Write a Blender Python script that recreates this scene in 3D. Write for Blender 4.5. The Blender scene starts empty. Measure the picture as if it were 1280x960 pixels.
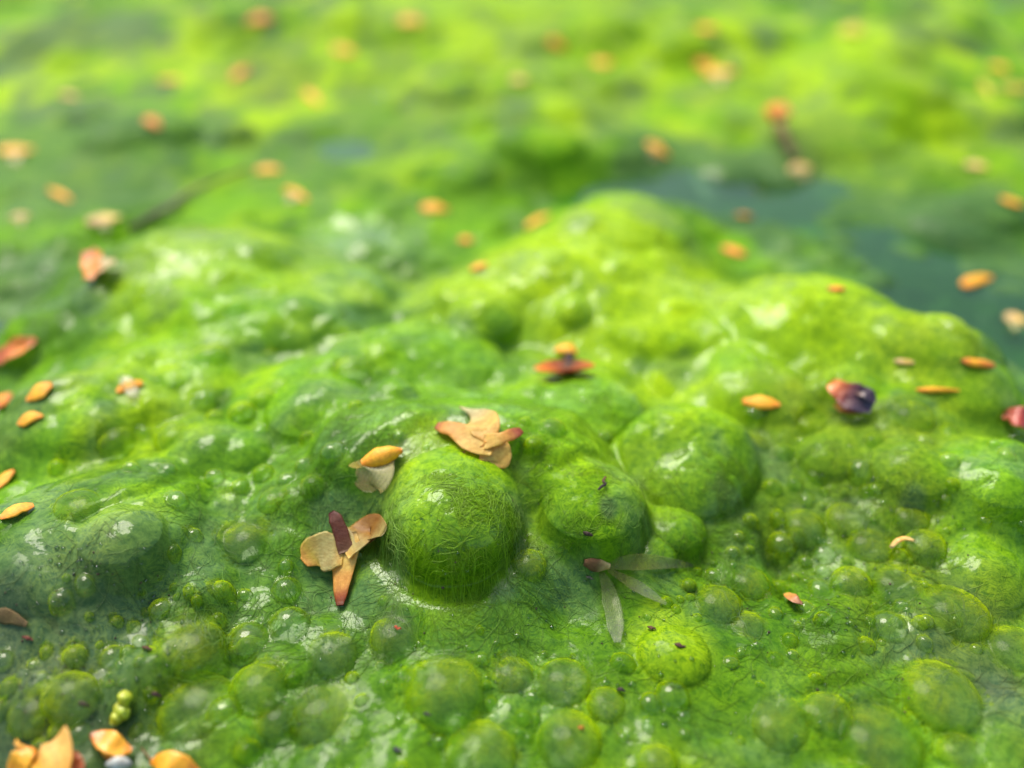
import bpy, math, random
import numpy as np
from mathutils import Vector

R_ = math.radians
MM = 0.001                       # the scene is laid out in millimetres, built in metres
random.seed(7)
rng = np.random.default_rng(11)
scene = bpy.context.scene
COL = scene.collection

# ---------------------------------------------------------------- camera
PITCH = R_(36.5); CAM_H = 38.0; FPX = 1110.0          # FPX: focal length in photo pixels (1280 wide)
cam_d = bpy.data.cameras.new('camera'); cam = bpy.data.objects.new('camera', cam_d); COL.objects.link(cam)
cam.location = (0, 0, CAM_H * MM); cam.rotation_euler = (math.pi / 2 - PITCH, 0, 0)
cam_d.sensor_width = 36.0; cam_d.lens = 36.0 * FPX / 1280.0
cam_d.clip_start = 0.002; cam_d.clip_end = 200.0
cam_d.dof.use_dof = True; cam_d.dof.focus_distance = 0.0440
cam_d.dof.aperture_fstop = cam_d.lens / 1.75          # a 1.75 mm wide iris
scene.camera = cam

# ---------------------------------------------------------------- sky, sun, exposure
SUN_EL, SUN_AZ = R_(57), R_(-30)                       # azimuth from +Y, behind the mound
w = bpy.data.worlds.new('World'); scene.world = w; w.use_nodes = True
nt = w.node_tree; nt.nodes.clear()
sky = nt.nodes.new('ShaderNodeTexSky'); sky.sky_type = 'NISHITA'; sky.sun_disc = False
sky.sun_elevation = SUN_EL; sky.sun_rotation = SUN_AZ
sky.air_density = 1.0; sky.dust_density = 3.0; sky.ozone_density = 1.0
bg = nt.nodes.new('ShaderNodeBackground'); bg.inputs['Strength'].default_value = 0.085
wo = nt.nodes.new('ShaderNodeOutputWorld')
nt.links.new(sky.outputs[0], bg.inputs[0]); nt.links.new(bg.outputs[0], wo.inputs[0])
sd = bpy.data.lights.new('sun', 'SUN'); sd.energy = 1.4; sd.angle = R_(30); sd.color = (1.0, 0.95, 0.82)
sun = bpy.data.objects.new('sun', sd); COL.objects.link(sun)
to_sun = Vector((math.sin(SUN_AZ) * math.cos(SUN_EL), math.cos(SUN_AZ) * math.cos(SUN_EL), math.sin(SUN_EL)))
sun.rotation_euler = to_sun.to_track_quat('Z', 'Y').to_euler(); sun.location = to_sun * 2.0
cy = scene.cycles; cy.max_bounces = 6; cy.diffuse_bounces = 3; cy.glossy_bounces = 2; cy.transmission_bounces = 2; cy.transparent_max_bounces = 8
scene.view_settings.view_transform = 'Standard'; scene.view_settings.look = 'None'
scene.view_settings.exposure = 1.72; scene.view_settings.gamma = 1.0

# ---------------------------------------------------------------- pixel helpers
CP, SP = math.cos(PITCH), math.sin(PITCH)
CAMP = np.array([0, 0, CAM_H])
FWD = np.array([0, CP, -SP]); UP = np.array([0, SP, CP]); RIGHT = np.array([1.0, 0, 0])
def ray(u, v):
    return FWD + RIGHT * ((u - 640) / FPX) + UP * ((480 - v) / FPX)
def on_plane(u, v, z):
    d = ray(u, v); t = (z - CAM_H) / d[2]
    return CAMP + d * t, t                             # t is also the depth along the axis
def project(p):
    q = np.asarray(p) - CAMP; zc = q @ FWD
    return np.array([640 + FPX * (q @ RIGHT) / zc, 480 - FPX * (q @ UP) / zc])

# ---------------------------------------------------------------- numpy noise
def _hash(ix, iy, s):
    with np.errstate(over='ignore'):
        h = (ix.astype(np.int64) * 374761393 + iy.astype(np.int64) * 668265263 + s * 974634777) & 0xffffffff
        h = ((h ^ (h >> 13)) * 1274126177) & 0xffffffff
        h = h ^ (h >> 16)
    return (h & 0xffff) / 65535.0
def vn(x, y, s=0):
    x = np.asarray(x, float); y = np.asarray(y, float)
    ix = np.floor(x); iy = np.floor(y); fx = x - ix; fy = y - iy
    fx = fx * fx * fx * (fx * (fx * 6 - 15) + 10); fy = fy * fy * fy * (fy * (fy * 6 - 15) + 10)
    a = _hash(ix, iy, s); b = _hash(ix + 1, iy, s); c = _hash(ix, iy + 1, s); d = _hash(ix + 1, iy + 1, s)
    return (a + (b - a) * fx) * (1 - fy) + (c + (d - c) * fx) * fy
def fbm(x, y, s=0, o=4):
    t = 0; a = 0.5; n = 0
    for k in range(o):
        t = t + a * vn(x, y, s + k * 17); n += a
        x, y = (x * 1.6 + y * 1.2) + 3.1, (-x * 1.2 + y * 1.6) - 7.7; a *= 0.5
    return t / n * 2 - 1                               # about -1..1
def smax(a, b, k):
    h = np.clip(0.5 + 0.5 * (a - b) / k, 0, 1)
    return b * (1 - h) + a * h + k * h * (1 - h)
def sstep(a, b, x):
    t = np.clip((x - a) / (b - a), 0, 1); return t * t * (3 - 2 * t)

# ---------------------------------------------------------------- the mat's height field (mm)
def axis(lo, hi, step, rlo, rhi, elo, ehi):
    mid = list(np.arange(lo, hi, step)); a = []; s = step; p = lo
    while p > elo: s *= rlo; p -= s; a.append(p)
    b = []; s = step; p = mid[-1]
    while p < ehi: s *= rhi; p += s; b.append(p)
    return np.array(a[::-1] + mid + b)
XS = axis(-42, 42, 0.2, 1.022, 1.022, -420, 420)
YS = axis(14, 76, 0.2, 1.03, 1.0105, -420, 1400)
GX, GY = np.meshgrid(XS, YS)                          # row = y

H = 0.75 + 1.3 * fbm(GX / 26, GY / 26, 3, 3) + 0.35 * fbm(GX / 6, GY / 6, 9, 3)

# low water: places where the mat dips below the pond's surface (px, py, radius px, depth mm)
def bump_at(u, v, rp, amp, z0=0.0, sx=1.0, sy=1.0):
    p, t = on_plane(u, v, z0); r = rp * t / FPX
    q = ((GX - p[0]) / (r * sx)) ** 2 + ((GY - p[1]) / (r * sy)) ** 2
    return amp * np.exp(-q)
for u, v, rp, amp, sx, sy in [
        (1200, 385, 150, -4.0, 1.3, 0.8), (1200, 270, 110, -2.2, 1.6, 0.8), (870, 215, 90, -2.7, 1.6, 0.8), (450, 170, 80, -1.2, 1.6, 0.8),
        (120, 215, 110, -1.4, 1.4, 0.9), (20, 380, 80, -1.8, 1.0, 0.9), (500, 95, 70, -1.4, 2.0, 0.6), (1000, 210, 90, -1.2, 1.2, 0.8),
        # raised sheets
        (560, 560, 300, 3.2, 1.3, 0.9), (700, 345, 150, 2.2, 1.0, 0.7), (240, 420, 150, 3.0, 1.1, 0.9), (1000, 440, 130, 2.3, 1.1, 0.8),
        (120, 690, 140, 2.4, 1.2, 0.9), (190, 490, 150, 2.2, 1.2, 0.8), (1130, 580, 170, 2.2, 1.2, 0.9), (640, 830, 260, 1.2, 1.3, 0.8), (1150, 800, 180, 0.8, 1.0, 0.8),
        (640, 30, 160, 2.2, 2.6, 0.8), (1080, 90, 130, 2.4, 1.4, 0.9), (140, 40, 140, 2.0, 1.6, 0.8), (1230, 200, 60, 1.0, 1.2, 0.6),
        # the sunk film below the main bubble and the hollow in front of it
        (500, 720, 90, -0.9, 1.3, 0.5), (610, 760, 130, -1.1, 1.3, 0.5), (80, 850, 150, 1.3, 1.2, 0.8), (985, 700, 60, -0.8, 0.8, 1.0)]:
    H = H + bump_at(u, v, rp, amp * (0.6 if amp < 0 and v < 450 else 1.0), 2.0, sx, sy)
far = np.clip(np.maximum(np.abs(GX) - 160, GY - 330) / 120, 0, 1)
H = H - 3.5 * far                                       # the sheet sinks away in open water

def win(cx, cy, r):
    i0, i1 = np.searchsorted(XS, [cx - r, cx + r]); j0, j1 = np.searchsorted(YS, [cy - r, cy + r])
    return slice(j0, j1), slice(i0, i1)
def swell(cx, cy, r, h, k, ex=1.0, ang=0.0, z0=None):
    """a soft dome in the sheet itself"""
    global H
    s = win(cx, cy, r * (2.3 if h < 1.1 else 3.4) * max(ex, 1)); x = GX[s] - cx; y = GY[s] - cy
    if x.size == 0: return
    ca, sa = math.cos(ang), math.sin(ang)
    x, y = (x * ca + y * sa) / ex, -x * sa + y * ca
    d = np.sqrt(x * x + y * y) / r
    d = d * (1 + 0.10 * fbm(GX[s] / r, GY[s] / r, int(cx * 7) & 63, 2))
    if h < 1.1:                                         # small swells ride on whatever slope they are on
        H[s] = H[s] + h * np.clip(1 - d * d, 0, 1) ** .75; return
    j = min(max(np.searchsorted(YS, cy), 0), len(YS) - 1); i = min(max(np.searchsorted(XS, cx), 0), len(XS) - 1)
    zb = H[j, i] if z0 is None else z0
    e_ = 0.8 if h > 5 else 0.5
    zc = np.where(d < 1, np.clip(1 - d * d, 0, 1) ** e_ * h, -(d - 1) * (1.4 if h > 5 else 2.2) * h) + zb - 0.15 * h
    H[s] = smax(zc, H[s], k)

# broad swells seen in the photograph: px, py of the foot's middle, half width px, height mm, stretch, angle
for u, v, rp, h, ex, ang, z in [
        (725, 385, 155, 5.1, 1.15, 0.0, 2.0), (750, 330, 66, 2.8, 1.1, 0.0, 2.5), (245, 385, 170, 5.4, 1.15, 0.35, 1.5), (1010, 445, 132, 5.05, 1.15, -0.1, 2.5),
        (130, 715, 110, 3.2, 1.3, 0.5, 2.0), (400, 500, 95, 3.6, 1.2, 0.3, 4.0), (520, 455, 85, 3.0, 1.3, 0.1, 4.0), (610, 395, 58, 1.6, 1.1, 0.0, 3.0),
        (830, 400, 80, 1.6, 1.2, 0.0, 4.0), (200, 500, 90, 2.6, 1.3, 0.4, 3.0), (300, 590, 100, 2.2, 1.4, 0.3, 3.0), (1150, 590, 85, 2.2, 1.2, 0.0, 3.0),
        (1240, 640, 80, 2.6, 1.1, 0.0, 2.0), (550, 560, 125, 3.6, 1.2, 0.0, 5.0), (670, 580, 95, 2.6, 1.2, 0.0, 5.0), (470, 580, 70, 1.6, 1.1, 0.6, 4.5),
        (330, 420, 80, 2.6, 1.3, 0.2, 3.0), (120, 560, 70, 1.8, 1.3, 0.3, 2.0), (700, 470, 70, 1.6, 1.2, 0.0, 5.0), (1090, 500, 70, 1.8, 1.3, 0.0, 3.5),
        (450, 330, 60, 2.0, 1.4, 0.2, 1.0), (620, 200, 60, 2.6, 1.5, 0.1, 0.5), (760, 190, 55, 2.6, 1.4, 0.0, 0.5), (1020, 170, 80, 4.5, 1.3, -0.5, 0.5),
        (1120, 150, 70, 3.6, 1.4, 0, 1.0), (620, 110, 60, 3.6, 1.5, 0, 1.0), (320, 40, 60, 4.0, 1.6, 0, 1.0), (220, 175, 30, 3.2, 1.1, 0, 0.5), (295, 175, 24, 2.6, 1.1, 0, 0.5),
        (700, 60, 50, 4.0, 1.6, 0, 1.0), (900, 60, 60, 4.5, 1.7, 0, 1.0), (1150, 60, 50, 3.5, 1.6, 0, 1.0), (480, 50, 60, 4.0, 1.7, 0, 1.0)]:
    p, t = on_plane(u, v, z); swell(p[0], p[1], rp * t / FPX, h * (1.0 if h > 5 else 0.75), (1.0 + 0.2 * h) if h > 5 else 1.5 + 0.3 * h, ex, ang)
# countless smaller swells over the whole sheet, larger and sparser away from the middle
for k in range(1500):
    if k < 700: x, y, r = random.uniform(-45, 45), random.uniform(16, 78), random.uniform(0.5, 1.9)
    else:       x, y, r = random.uniform(-190, 190), random.uniform(45, 360), random.uniform(1.2, 5.0)
    swell(x, y, r, r * (random.uniform(0.12, 0.3) if k < 700 else random.uniform(.25, .55)), 0.4 + 0.3 * r, random.uniform(1, 1.6), random.uniform(0, 3.1))
fine = np.exp(-np.clip(np.hypot(GX, GY - 40) - 30, 0, None) / 60)
H += (0.10 * fbm(GX / 1.6, GY / 1.6, 21, 3) + 0.05 * fbm(GX / 0.55, GY / 0.55, 31, 2)) * (0.4 + 0.6 * fine)

def level(u, v, rp, wt):
    """a shelf for a big bubble to sit on"""
    global H
    p, t = hit(H, u, v); r = rp * t / FPX; z0 = bil(H, p[0], p[1])
    d = np.hypot(GX - p[0], (GY - p[1])) / r
    H = H + (z0 - H) * wt * (1 - sstep(1.0, 1.75, d))
def groove(pts, w, dep):
    """a fold pressed into the sheet along a line of photo pixels"""
    global H
    P = [hit(H, *q)[0] for q in pts]; D = np.full(GX.shape, 1e9)
    for a, b_ in zip(P[:-1], P[1:]):
        ax, ay = b_[0] - a[0], b_[1] - a[1]; t = np.clip(((GX - a[0]) * ax + (GY - a[1]) * ay) / (ax * ax + ay * ay), 0, 1)
        D = np.minimum(D, np.hypot(GX - a[0] - ax * t, GY - a[1] - ay * t))
    D = D + .35 * fbm(GX / 1.5, GY / 1.5, 77, 2)
    H = H - dep * np.exp(-(D / w) ** 2) + .35 * dep * np.exp(-((D - 2.0 * w) / (1.2 * w)) ** 2)
def bil(F, x, y):
    x = np.asarray(x, float); y = np.asarray(y, float)
    i = np.clip(np.searchsorted(XS, x) - 1, 0, len(XS) - 2); j = np.clip(np.searchsorted(YS, y) - 1, 0, len(YS) - 2)
    fx = (x - XS[i]) / (XS[i + 1] - XS[i]); fy = (y - YS[j]) / (YS[j + 1] - YS[j])
    return (F[j, i] * (1 - fx) + F[j, i + 1] * fx) * (1 - fy) + (F[j + 1, i] * (1 - fx) + F[j + 1, i + 1] * fx) * fy
TT = np.concatenate([np.arange(14, 110, 0.12), np.arange(110, 420, 0.4)])
def hit(F, u, v, lift=0.0):
    """first point where the ray through a photo pixel meets surface F (or the water)"""
    d = ray(u, v); P = CAMP + TT[:, None] * d
    z = np.maximum(bil(F, P[:, 0], P[:, 1]), 0.0) + lift
    k = np.argmax(P[:, 2] < z)
    if k == 0: k = len(TT) - 1
    a, b = P[k - 1, 2] - z[k - 1], P[k, 2] - z[k]
    f = a / (a - b + 1e-9); t = TT[k - 1] + (TT[k] - TT[k - 1]) * f
    return CAMP + d * t, t

for pts, w, dep in [([(100, 650), (190, 612), (260, 588), (335, 560)], .35, .2), ([(985, 745), (968, 700), (945, 645)], .45, .6), ([(640, 560), (700, 585), (760, 560), (800, 530)], .4, .35),
                    ([(1000, 870), (1080, 850), (1140, 810)], .35, .2), ([(880, 370), (930, 420), (1010, 470)], .5, .3)]:
    groove(pts, w, dep)
level(567, 676, 94, .8); 
MAIN_P, MAIN_T = hit(H, 567, 670); MAIN_Z = float(bil(H, MAIN_P[0], MAIN_P[1])); _r = 92 * MAIN_T / FPX
swell(MAIN_P[0] + .3, MAIN_P[1] + 1.25 * _r, 1.25 * _r, 3.6, 2.2, 1.5, 0.0, MAIN_Z + .92 * _r - 3.4)      # the crest the main bubble leans on
level(860, 585, 86, .6); level(842, 815, 46, .8)
# ---------------------------------------------------------------- colour of the living sheet, by place
DEEP = np.array([.055, .148, .003]); GRASS = np.array([.135, .305, .003]); LIME = np.array([.285, .440, .004])
TEAL = np.array([.110, .190, .068]); OLIVE = np.array([.140, .165, .018]); MURK = np.array([.055, .070, .050])
VEILED = [
        (555, 862, 50, .75, 'broad grey-blue veiled bubble beside the yellow-green patch'), (600, 940, 44, .8, 'round veiled bubble with a bluish middle'),
        (712, 925, 40, .8, 'round veiled bubble with a small orange spot'), (705, 852, 34, .75, 'lime-rimmed veiled bubble between two larger ones'),
        (757, 880, 24, .8, 'small lime veiled bubble beside the lime-rimmed one'), (495, 790, 32, .5, 'low veiled bubble with a tiny red fleck'),
        (415, 815, 30, .7, 'round lime veiled bubble below the dark-tipped scale'), (322, 858, 36, .75, 'lime-edged veiled bubble beside the larger arched one'),
        (246, 880, 48, .6, 'arched wide veiled bubble with olive threads'), (235, 806, 44, .5, 'low veiled bubble edged by two bright arcs'),
        (85, 868, 34, .8, 'grey-centred bubble with a thick lime rim above the dead leaf'), (38, 890, 27, .7, 'small grey bubble next to the thick-rimmed one'),
        (305, 675, 30, .7, 'grey-blue bubble upslope of the dark-tipped scale'), (898, 755, 29, .85, 'lime-ringed bubble with grey middle by the orange flake'),
        (935, 782, 22, .6, 'small lime bubble trailing the lime-ringed one'), (938, 726, 24, .6, 'low green bubble above the lime-ringed one'),
        (1005, 657, 25, .8, 'grey-middled bubble above the two bright glass arcs'), (1060, 648, 27, .7, 'spotted yellow-green bubble in the right cluster'),
        (1088, 680, 28, .75, 'yellow-green bubble beside the curled tan thread'), (1158, 680, 25, .7, 'olive bubble at the end of the curled tan thread'),
        (1065, 728, 25, .9, 'keyhole-shaped lime-rimmed bubble with grey middle'), (1122, 732, 32, .75, 'lumpy dark-middled bubble beside the keyhole-shaped one'),
        (1195, 765, 42, .8, 'large ringed bubble with a dark blue-grey middle'), (1175, 868, 50, .75, 'largest veiled bubble, beside the black muck'),
        (1270, 812, 36, .75, 'veiled bubble just above the black muck'), (1100, 925, 52, .6, 'broad soft veiled bubble upslope of nothing but deep green'),
        (1200, 940, 30, .7, 'small veiled bubble below the black muck'), (822, 952, 24, .8, 'small lime veiled bubble out on the deep green'),
        (345, 900, 26, .7, 'pale veiled bubble below the arched wide one'), (1140, 645, 22, .6, 'small olive bubble in the right cluster'),
        (690, 534, 17, .7, 'small pale bubble at the red end of the cream scale'), (661, 704, 22, .85, 'small lime-rimmed bubble at the foot of the largest bubble'),
        (758, 672, 18, .8, 'small pale bubble by the dark seed speck'), (940, 555, 22, .6, 'small green bubble at the flank of the thread-netted one'),
        (400, 890, 40, .55, 'low green veiled bubble in the deep green'), (640, 842, 26, .6, 'small green veiled bubble beside the broad grey-blue one'),
        (975, 905, 34, .5, 'low lime bubble in the deep green film'), (1035, 890, 30, .5, 'low lime bubble beside the broad soft one')]
TINTS = []
DARKT = np.array([.055, .125, .035]); GREY = np.array([.070, .115, .060])
for u, v, rp, c, a in [
        (720, 330, 150, LIME, .9), (760, 275, 60, LIME, .7), (1000, 400, 120, LIME, .45), (640, 30, 260, LIME, .55), (1050, 110, 200, LIME, .6),
        (240, 360, 120, GRASS, .6), (150, 660, 70, LIME, .5), (570, 600, 70, LIME, .5), (760, 600, 110, LIME, .45), (840, 650, 90, LIME, .5),
        (1200, 370, 130, TEAL, .8), (860, 220, 100, TEAL, .6), (450, 300, 90, TEAL, .6), (80, 200, 140, TEAL, .6), (30, 380, 90, MURK, .6),
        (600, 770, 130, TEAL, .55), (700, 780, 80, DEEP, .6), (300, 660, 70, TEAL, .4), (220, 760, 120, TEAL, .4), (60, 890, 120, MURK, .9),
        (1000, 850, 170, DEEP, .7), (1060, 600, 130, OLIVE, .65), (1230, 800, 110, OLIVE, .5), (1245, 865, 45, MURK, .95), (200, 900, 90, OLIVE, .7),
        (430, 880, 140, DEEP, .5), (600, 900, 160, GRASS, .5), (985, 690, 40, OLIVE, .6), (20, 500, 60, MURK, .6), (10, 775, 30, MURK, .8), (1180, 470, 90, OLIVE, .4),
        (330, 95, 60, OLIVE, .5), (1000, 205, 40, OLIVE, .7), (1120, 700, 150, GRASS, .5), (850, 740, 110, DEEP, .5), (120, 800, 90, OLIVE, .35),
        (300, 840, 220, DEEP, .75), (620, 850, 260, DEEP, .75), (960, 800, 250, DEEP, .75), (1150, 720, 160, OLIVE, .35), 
        (1190, 380, 170, DARKT, .85), (1100, 320, 160, DARKT, .85), (1260, 320, 170, DARKT, .85), (960, 240, 110, DARKT, .8), (60, 850, 170, MURK, .6), (1235, 875, 120, MURK, .5), (120, 760, 130, TEAL, .35), (880, 222, 120, DARKT, .8), (1120, 265, 150, DARKT, .6), (120, 225, 130, DARKT, .6), (440, 185, 110, DARKT, .55), (20, 360, 90, DARKT, .5), (840, 815, 50, LIME, .7),
        (750, 268, 90, LIME, .9), (810, 330, 100, LIME, .9), (650, 330, 90, LIME, .85), (240, 310, 90, LIME, .5), (1030, 375, 90, LIME, .6), (567, 640, 100, LIME, .8), (567, 695, 90, GRASS, .6), (585, 700, 60, DEEP, .45), (860, 520, 70, LIME, .7)]:  # GRASS, DEEP on the main bubble's front: denser algae, its shade painted in too
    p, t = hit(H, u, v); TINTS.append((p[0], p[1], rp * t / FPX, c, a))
for u, v, rp, hr, lab in VEILED:
    p, t = hit(H, u, v); TINTS.append((p[0], p[1], .8 * rp * t / FPX, GREY, .75))   # sheet tinted grey beneath each veiled bubble
WET = []
for u, v, rp, a in [(450, 290, 70, 1), (440, 365, 60, 1), (410, 425, 60, .8), (580, 495, 90, 1), (490, 530, 60, .9), (700, 490, 50, .7), (800, 520, 40, .8), (260, 300, 70, .7), (600, 745, 110, .8), (480, 715, 60, .8),
                    (850, 615, 40, .8), (140, 655, 50, .6), (90, 860, 70, .25), (760, 560, 40, .6), (860, 240, 60, .8), (340, 650, 60, .5), (640, 450, 60, .6), (1230, 640, 60, .5)]:
    p, t = hit(H, u, v); WET.append((p[0], p[1], rp * t / FPX, a))
def wetness(x, y):
    dist = fbm(x / 2.5, y / 2.5, 181, 4); q = (.06 + .5 * sstep(-.35, .4, dist)) * (1 - .93 * sstep(52, 82, y))
    for X, Y, r, a in WET: q = np.maximum(q, a * (1 - sstep(.4, 1.2, np.hypot(x - X, (y - Y) / 1.3) / r + .7 * dist)))
    return q * .8
def tint(x, y):
    n1 = fbm(x / 7, y / 7, 41, 4); n2 = fbm(x / 2.2, y / 2.2, 51, 4); n3 = fbm(x / 3.0 + 9, y / 3.0, 61, 4); n4 = fbm(x / 12, y / 12, 71, 3)
    c = DEEP + (GRASS - DEEP) * sstep(-.55, .25, n1 + .35 * n2)[..., None]
    c = c + (LIME - c) * (0.7 * sstep(.0, .7, n2 * .6 + n4))[..., None]
    n5 = fbm(x / 6 + 4, y / 10, 73, 4); n6 = fbm(x / 5, y / 8 + 5, 75, 4); fr_ = sstep(70, 105, y)
    c = c + (LIME - c) * (fr_ * sstep(.0, .4, n5))[..., None]; c = c + (TEAL * .75 - c) * (fr_ * .85 * sstep(-.02, .35, n6))[..., None]
    dist = fbm(x / 4, y / 4, 81, 3)
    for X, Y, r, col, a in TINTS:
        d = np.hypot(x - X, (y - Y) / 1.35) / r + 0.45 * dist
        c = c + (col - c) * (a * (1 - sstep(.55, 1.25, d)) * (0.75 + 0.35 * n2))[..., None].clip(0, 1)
    c = c + (TEAL - c) * (0.5 * sstep(.12, .55, n3))[..., None]
    return c.clip(0.004, 0.8)

# ---------------------------------------------------------------- material helpers
def mat(name):
    m = bpy.data.materials.new(name); m.use_nodes = True; t = m.node_tree; t.nodes.clear()
    o = t.nodes.new('ShaderNodeOutputMaterial')
    def N(kind, **kw):
        n = t.nodes.new('ShaderNode' + kind)
        for k, v in kw.items():
            if k in n.inputs.keys(): n.inputs[k].default_value = v
            else: setattr(n, k, v)
        return n
    def L(a, b): t.links.new(a, b)
    return m, N, L, o
def mathn(N, L, op, a, b=None, c=None):
    n = N('Math', operation=op)
    for i, q in enumerate((a, b, c)):
        if q is None: continue
        if hasattr(q, 'is_linked'): L(q, n.inputs[i])
        else: n.inputs[i].default_value = q
    return n.outputs[0]
def mixc(N, L, fac, a, b, mode='MIX'):
    n = N('Mix', data_type='RGBA', blend_type=mode)
    for i, q in ((0, fac), (6, a), (7, b)):
        if hasattr(q, 'is_linked'): L(q, n.inputs[i])
        else: n.inputs[i].default_value = q if i == 0 else (*q, 1)
    return n.outputs[2]
def ramp(N, L, v, lo, hi):
    n = N('MapRange', interpolation_type='SMOOTHSTEP'); L(v, n.inputs[0]); n.inputs[1].default_value = lo; n.inputs[2].default_value = hi
    return n.outputs[0]

def algae_nodes(N, L):
    """living filament felt: colour attribute broken up by woven threads; returns colour, height"""
    at = N('Attribute', attribute_name='col')
    geo = N('NewGeometry'); mp = N('VectorMath', operation='SCALE'); L(geo.outputs['Position'], mp.inputs[0]); mp.inputs['Scale'].default_value = 1000.0
    warp = N('TexNoise', Scale=0.35, Detail=2.0); L(mp.outputs[0], warp.inputs['Vector'])
    wm = N('VectorMath', operation='MULTIPLY_ADD'); L(warp.outputs['Color'], wm.inputs[0]); wm.inputs[1].default_value = (7, 7, 7); L(mp.outputs[0], wm.inputs[2])
    lines = []
    for rot, sc in ((0.5, (0.55, 3.2, 1.6)), (-0.9, (0.7, 3.8, 1.9))):
        mm = N('Mapping'); mm.inputs['Rotation'].default_value = (0.3, 0.2, rot); mm.inputs['Scale'].default_value = sc
        L(wm.outputs[0], mm.inputs['Vector'])
        tn = N('TexNoise', Scale=1.0, Detail=2.0, Roughness=0.6, Distortion=0.6); L(mm.outputs[0], tn.inputs['Vector'])
        a = mathn(N, L, 'ABSOLUTE', mathn(N, L, 'SUBTRACT', tn.outputs[0], 0.5))
        lines.append(mathn(N, L, 'SUBTRACT', 1.0, ramp(N, L, a, 0.0, 0.055)))
    thread = mathn(N, L, 'MAXIMUM', lines[0], lines[1])
    pn = N('TexNoise', Scale=0.45, Detail=2.0, Roughness=0.6); L(mp.outputs[0], pn.inputs['Vector'])
    dens = ramp(N, L, pn.outputs[0], 0.38, 0.66)              # felt thick or thin
    fn = N('TexNoise', Scale=2.6, Detail=4.0, Roughness=0.7, Distortion=0.4); L(mp.outputs[0], fn.inputs['Vector'])
    mott = ramp(N, L, fn.outputs[0], 0.3, 0.7)
    dark = mixc(N, L, 1.0, at.outputs['Color'], (0.34, 0.50, 0.55), 'MULTIPLY')
    light = mixc(N, L, 1.0, at.outputs['Color'], (1.55, 1.35, 0.9), 'MULTIPLY')
    c = mixc(N, L, mott, dark, at.outputs['Color'])
    c = mixc(N, L, mathn(N, L, 'MULTIPLY', thread, mathn(N, L, 'MULTIPLY_ADD', dens, 0.6, 0.15)), c, light)
    h = mathn(N, L, 'MULTIPLY_ADD', thread, mathn(N, L, 'MULTIPLY_ADD', dens, 0.5, 0.2), mathn(N, L, 'MULTIPLY', fn.outputs[0], 1.2))
    return c, h, at.outputs['Alpha'], dens

m_algae, N, L, o = mat('algae_felt')
c, h, fnz, dens = algae_nodes(N, L)
b = N('Bump', Strength=0.32, Distance=0.00012); L(h, b.inputs['Height'])
p = N('BsdfPrincipled'); L(c, p.inputs['Base Color']); L(b.outputs[0], p.inputs['Normal'])
p.inputs['Roughness'].default_value = 0.7; p.inputs['Specular IOR Level'].default_value = 0.06
L(fnz, p.inputs['Coat Weight']); p.inputs['Coat IOR'].default_value = 1.38; p.inputs['Coat Roughness'].default_value = 0.05
g2 = N('NewGeometry'); cn = N('TexNoise', Scale=2000.0, Detail=2.0); L(g2.outputs['Position'], cn.inputs['Vector'])
cb = N('Bump', Strength=0.45, Distance=0.00010); L(cn.outputs[0], cb.inputs['Height']); L(cb.outputs[0], p.inputs['Coat Normal'])
pass
L(p.outputs[0], o.inputs[0])

def film_material(name, tau, clear, rough, ior):
    """thin wet skin over gas: algae in the skin hide more where the sight line runs along it"""
    m, N, L, o = mat(name)
    c, h, fnz, dens = algae_nodes(N, L)
    b = N('Bump', Strength=0.4, Distance=0.00008); L(h, b.inputs['Height'])
    lw = N('LayerWeight', Blend=0.5)
    cosv = mathn(N, L, 'MAXIMUM', mathn(N, L, 'SUBTRACT', 1.0, lw.outputs['Facing']), 0.06)
    t = mathn(N, L, 'DIVIDE', mathn(N, L, 'MULTIPLY', mathn(N, L, 'MULTIPLY_ADD', dens, 1.1, 0.45), tau), mathn(N, L, 'POWER', cosv, 1.5))
    op = mathn(N, L, 'SUBTRACT', 1.0, mathn(N, L, 'POWER', 2.718, mathn(N, L, 'MULTIPLY', t, -1.0)))
    br = mixc(N, L, 1.0, c, (1.8, 1.6, 1.0), 'MULTIPLY')
    df = N('BsdfDiffuse'); L(br, df.inputs[0]); L(b.outputs[0], df.inputs['Normal'])
    tl = N('BsdfTranslucent'); L(br, tl.inputs[0]); L(b.outputs[0], tl.inputs['Normal'])
    dt = N('MixShader', Fac=0.45); L(df.outputs[0], dt.inputs[1]); L(tl.outputs[0], dt.inputs[2])
    tr = N('BsdfTransparent'); tr.inputs[0].default_value = (*clear, 1)
    mx = N('MixShader'); L(op, mx.inputs[0]); L(tr.outputs[0], mx.inputs[1]); L(dt.outputs[0], mx.inputs[2])
    gl = N('BsdfGlossy', Roughness=rough); fr = N('Fresnel'); gb = N('NewGeometry')
    L(mathn(N, L, 'MULTIPLY_ADD', gb.outputs['Backfacing'], 1 / ior - ior, ior), fr.inputs['IOR'])   # same skin from both sides: no total reflection inside
    fin = N('MixShader'); L(fr.outputs[0], fin.inputs[0]); L(mx.outputs[0], fin.inputs[1]); L(gl.outputs[0], fin.inputs[2])
    L(fin.outputs[0], o.inputs[0]); return m
m_veil = film_material('green_bubble_skin', 0.18, (.86, .95, .80), .14, 1.15)
m_clear = film_material('clear_bubble_skin', 0.13, (.90, .97, .86), .04, 1.36)

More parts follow.
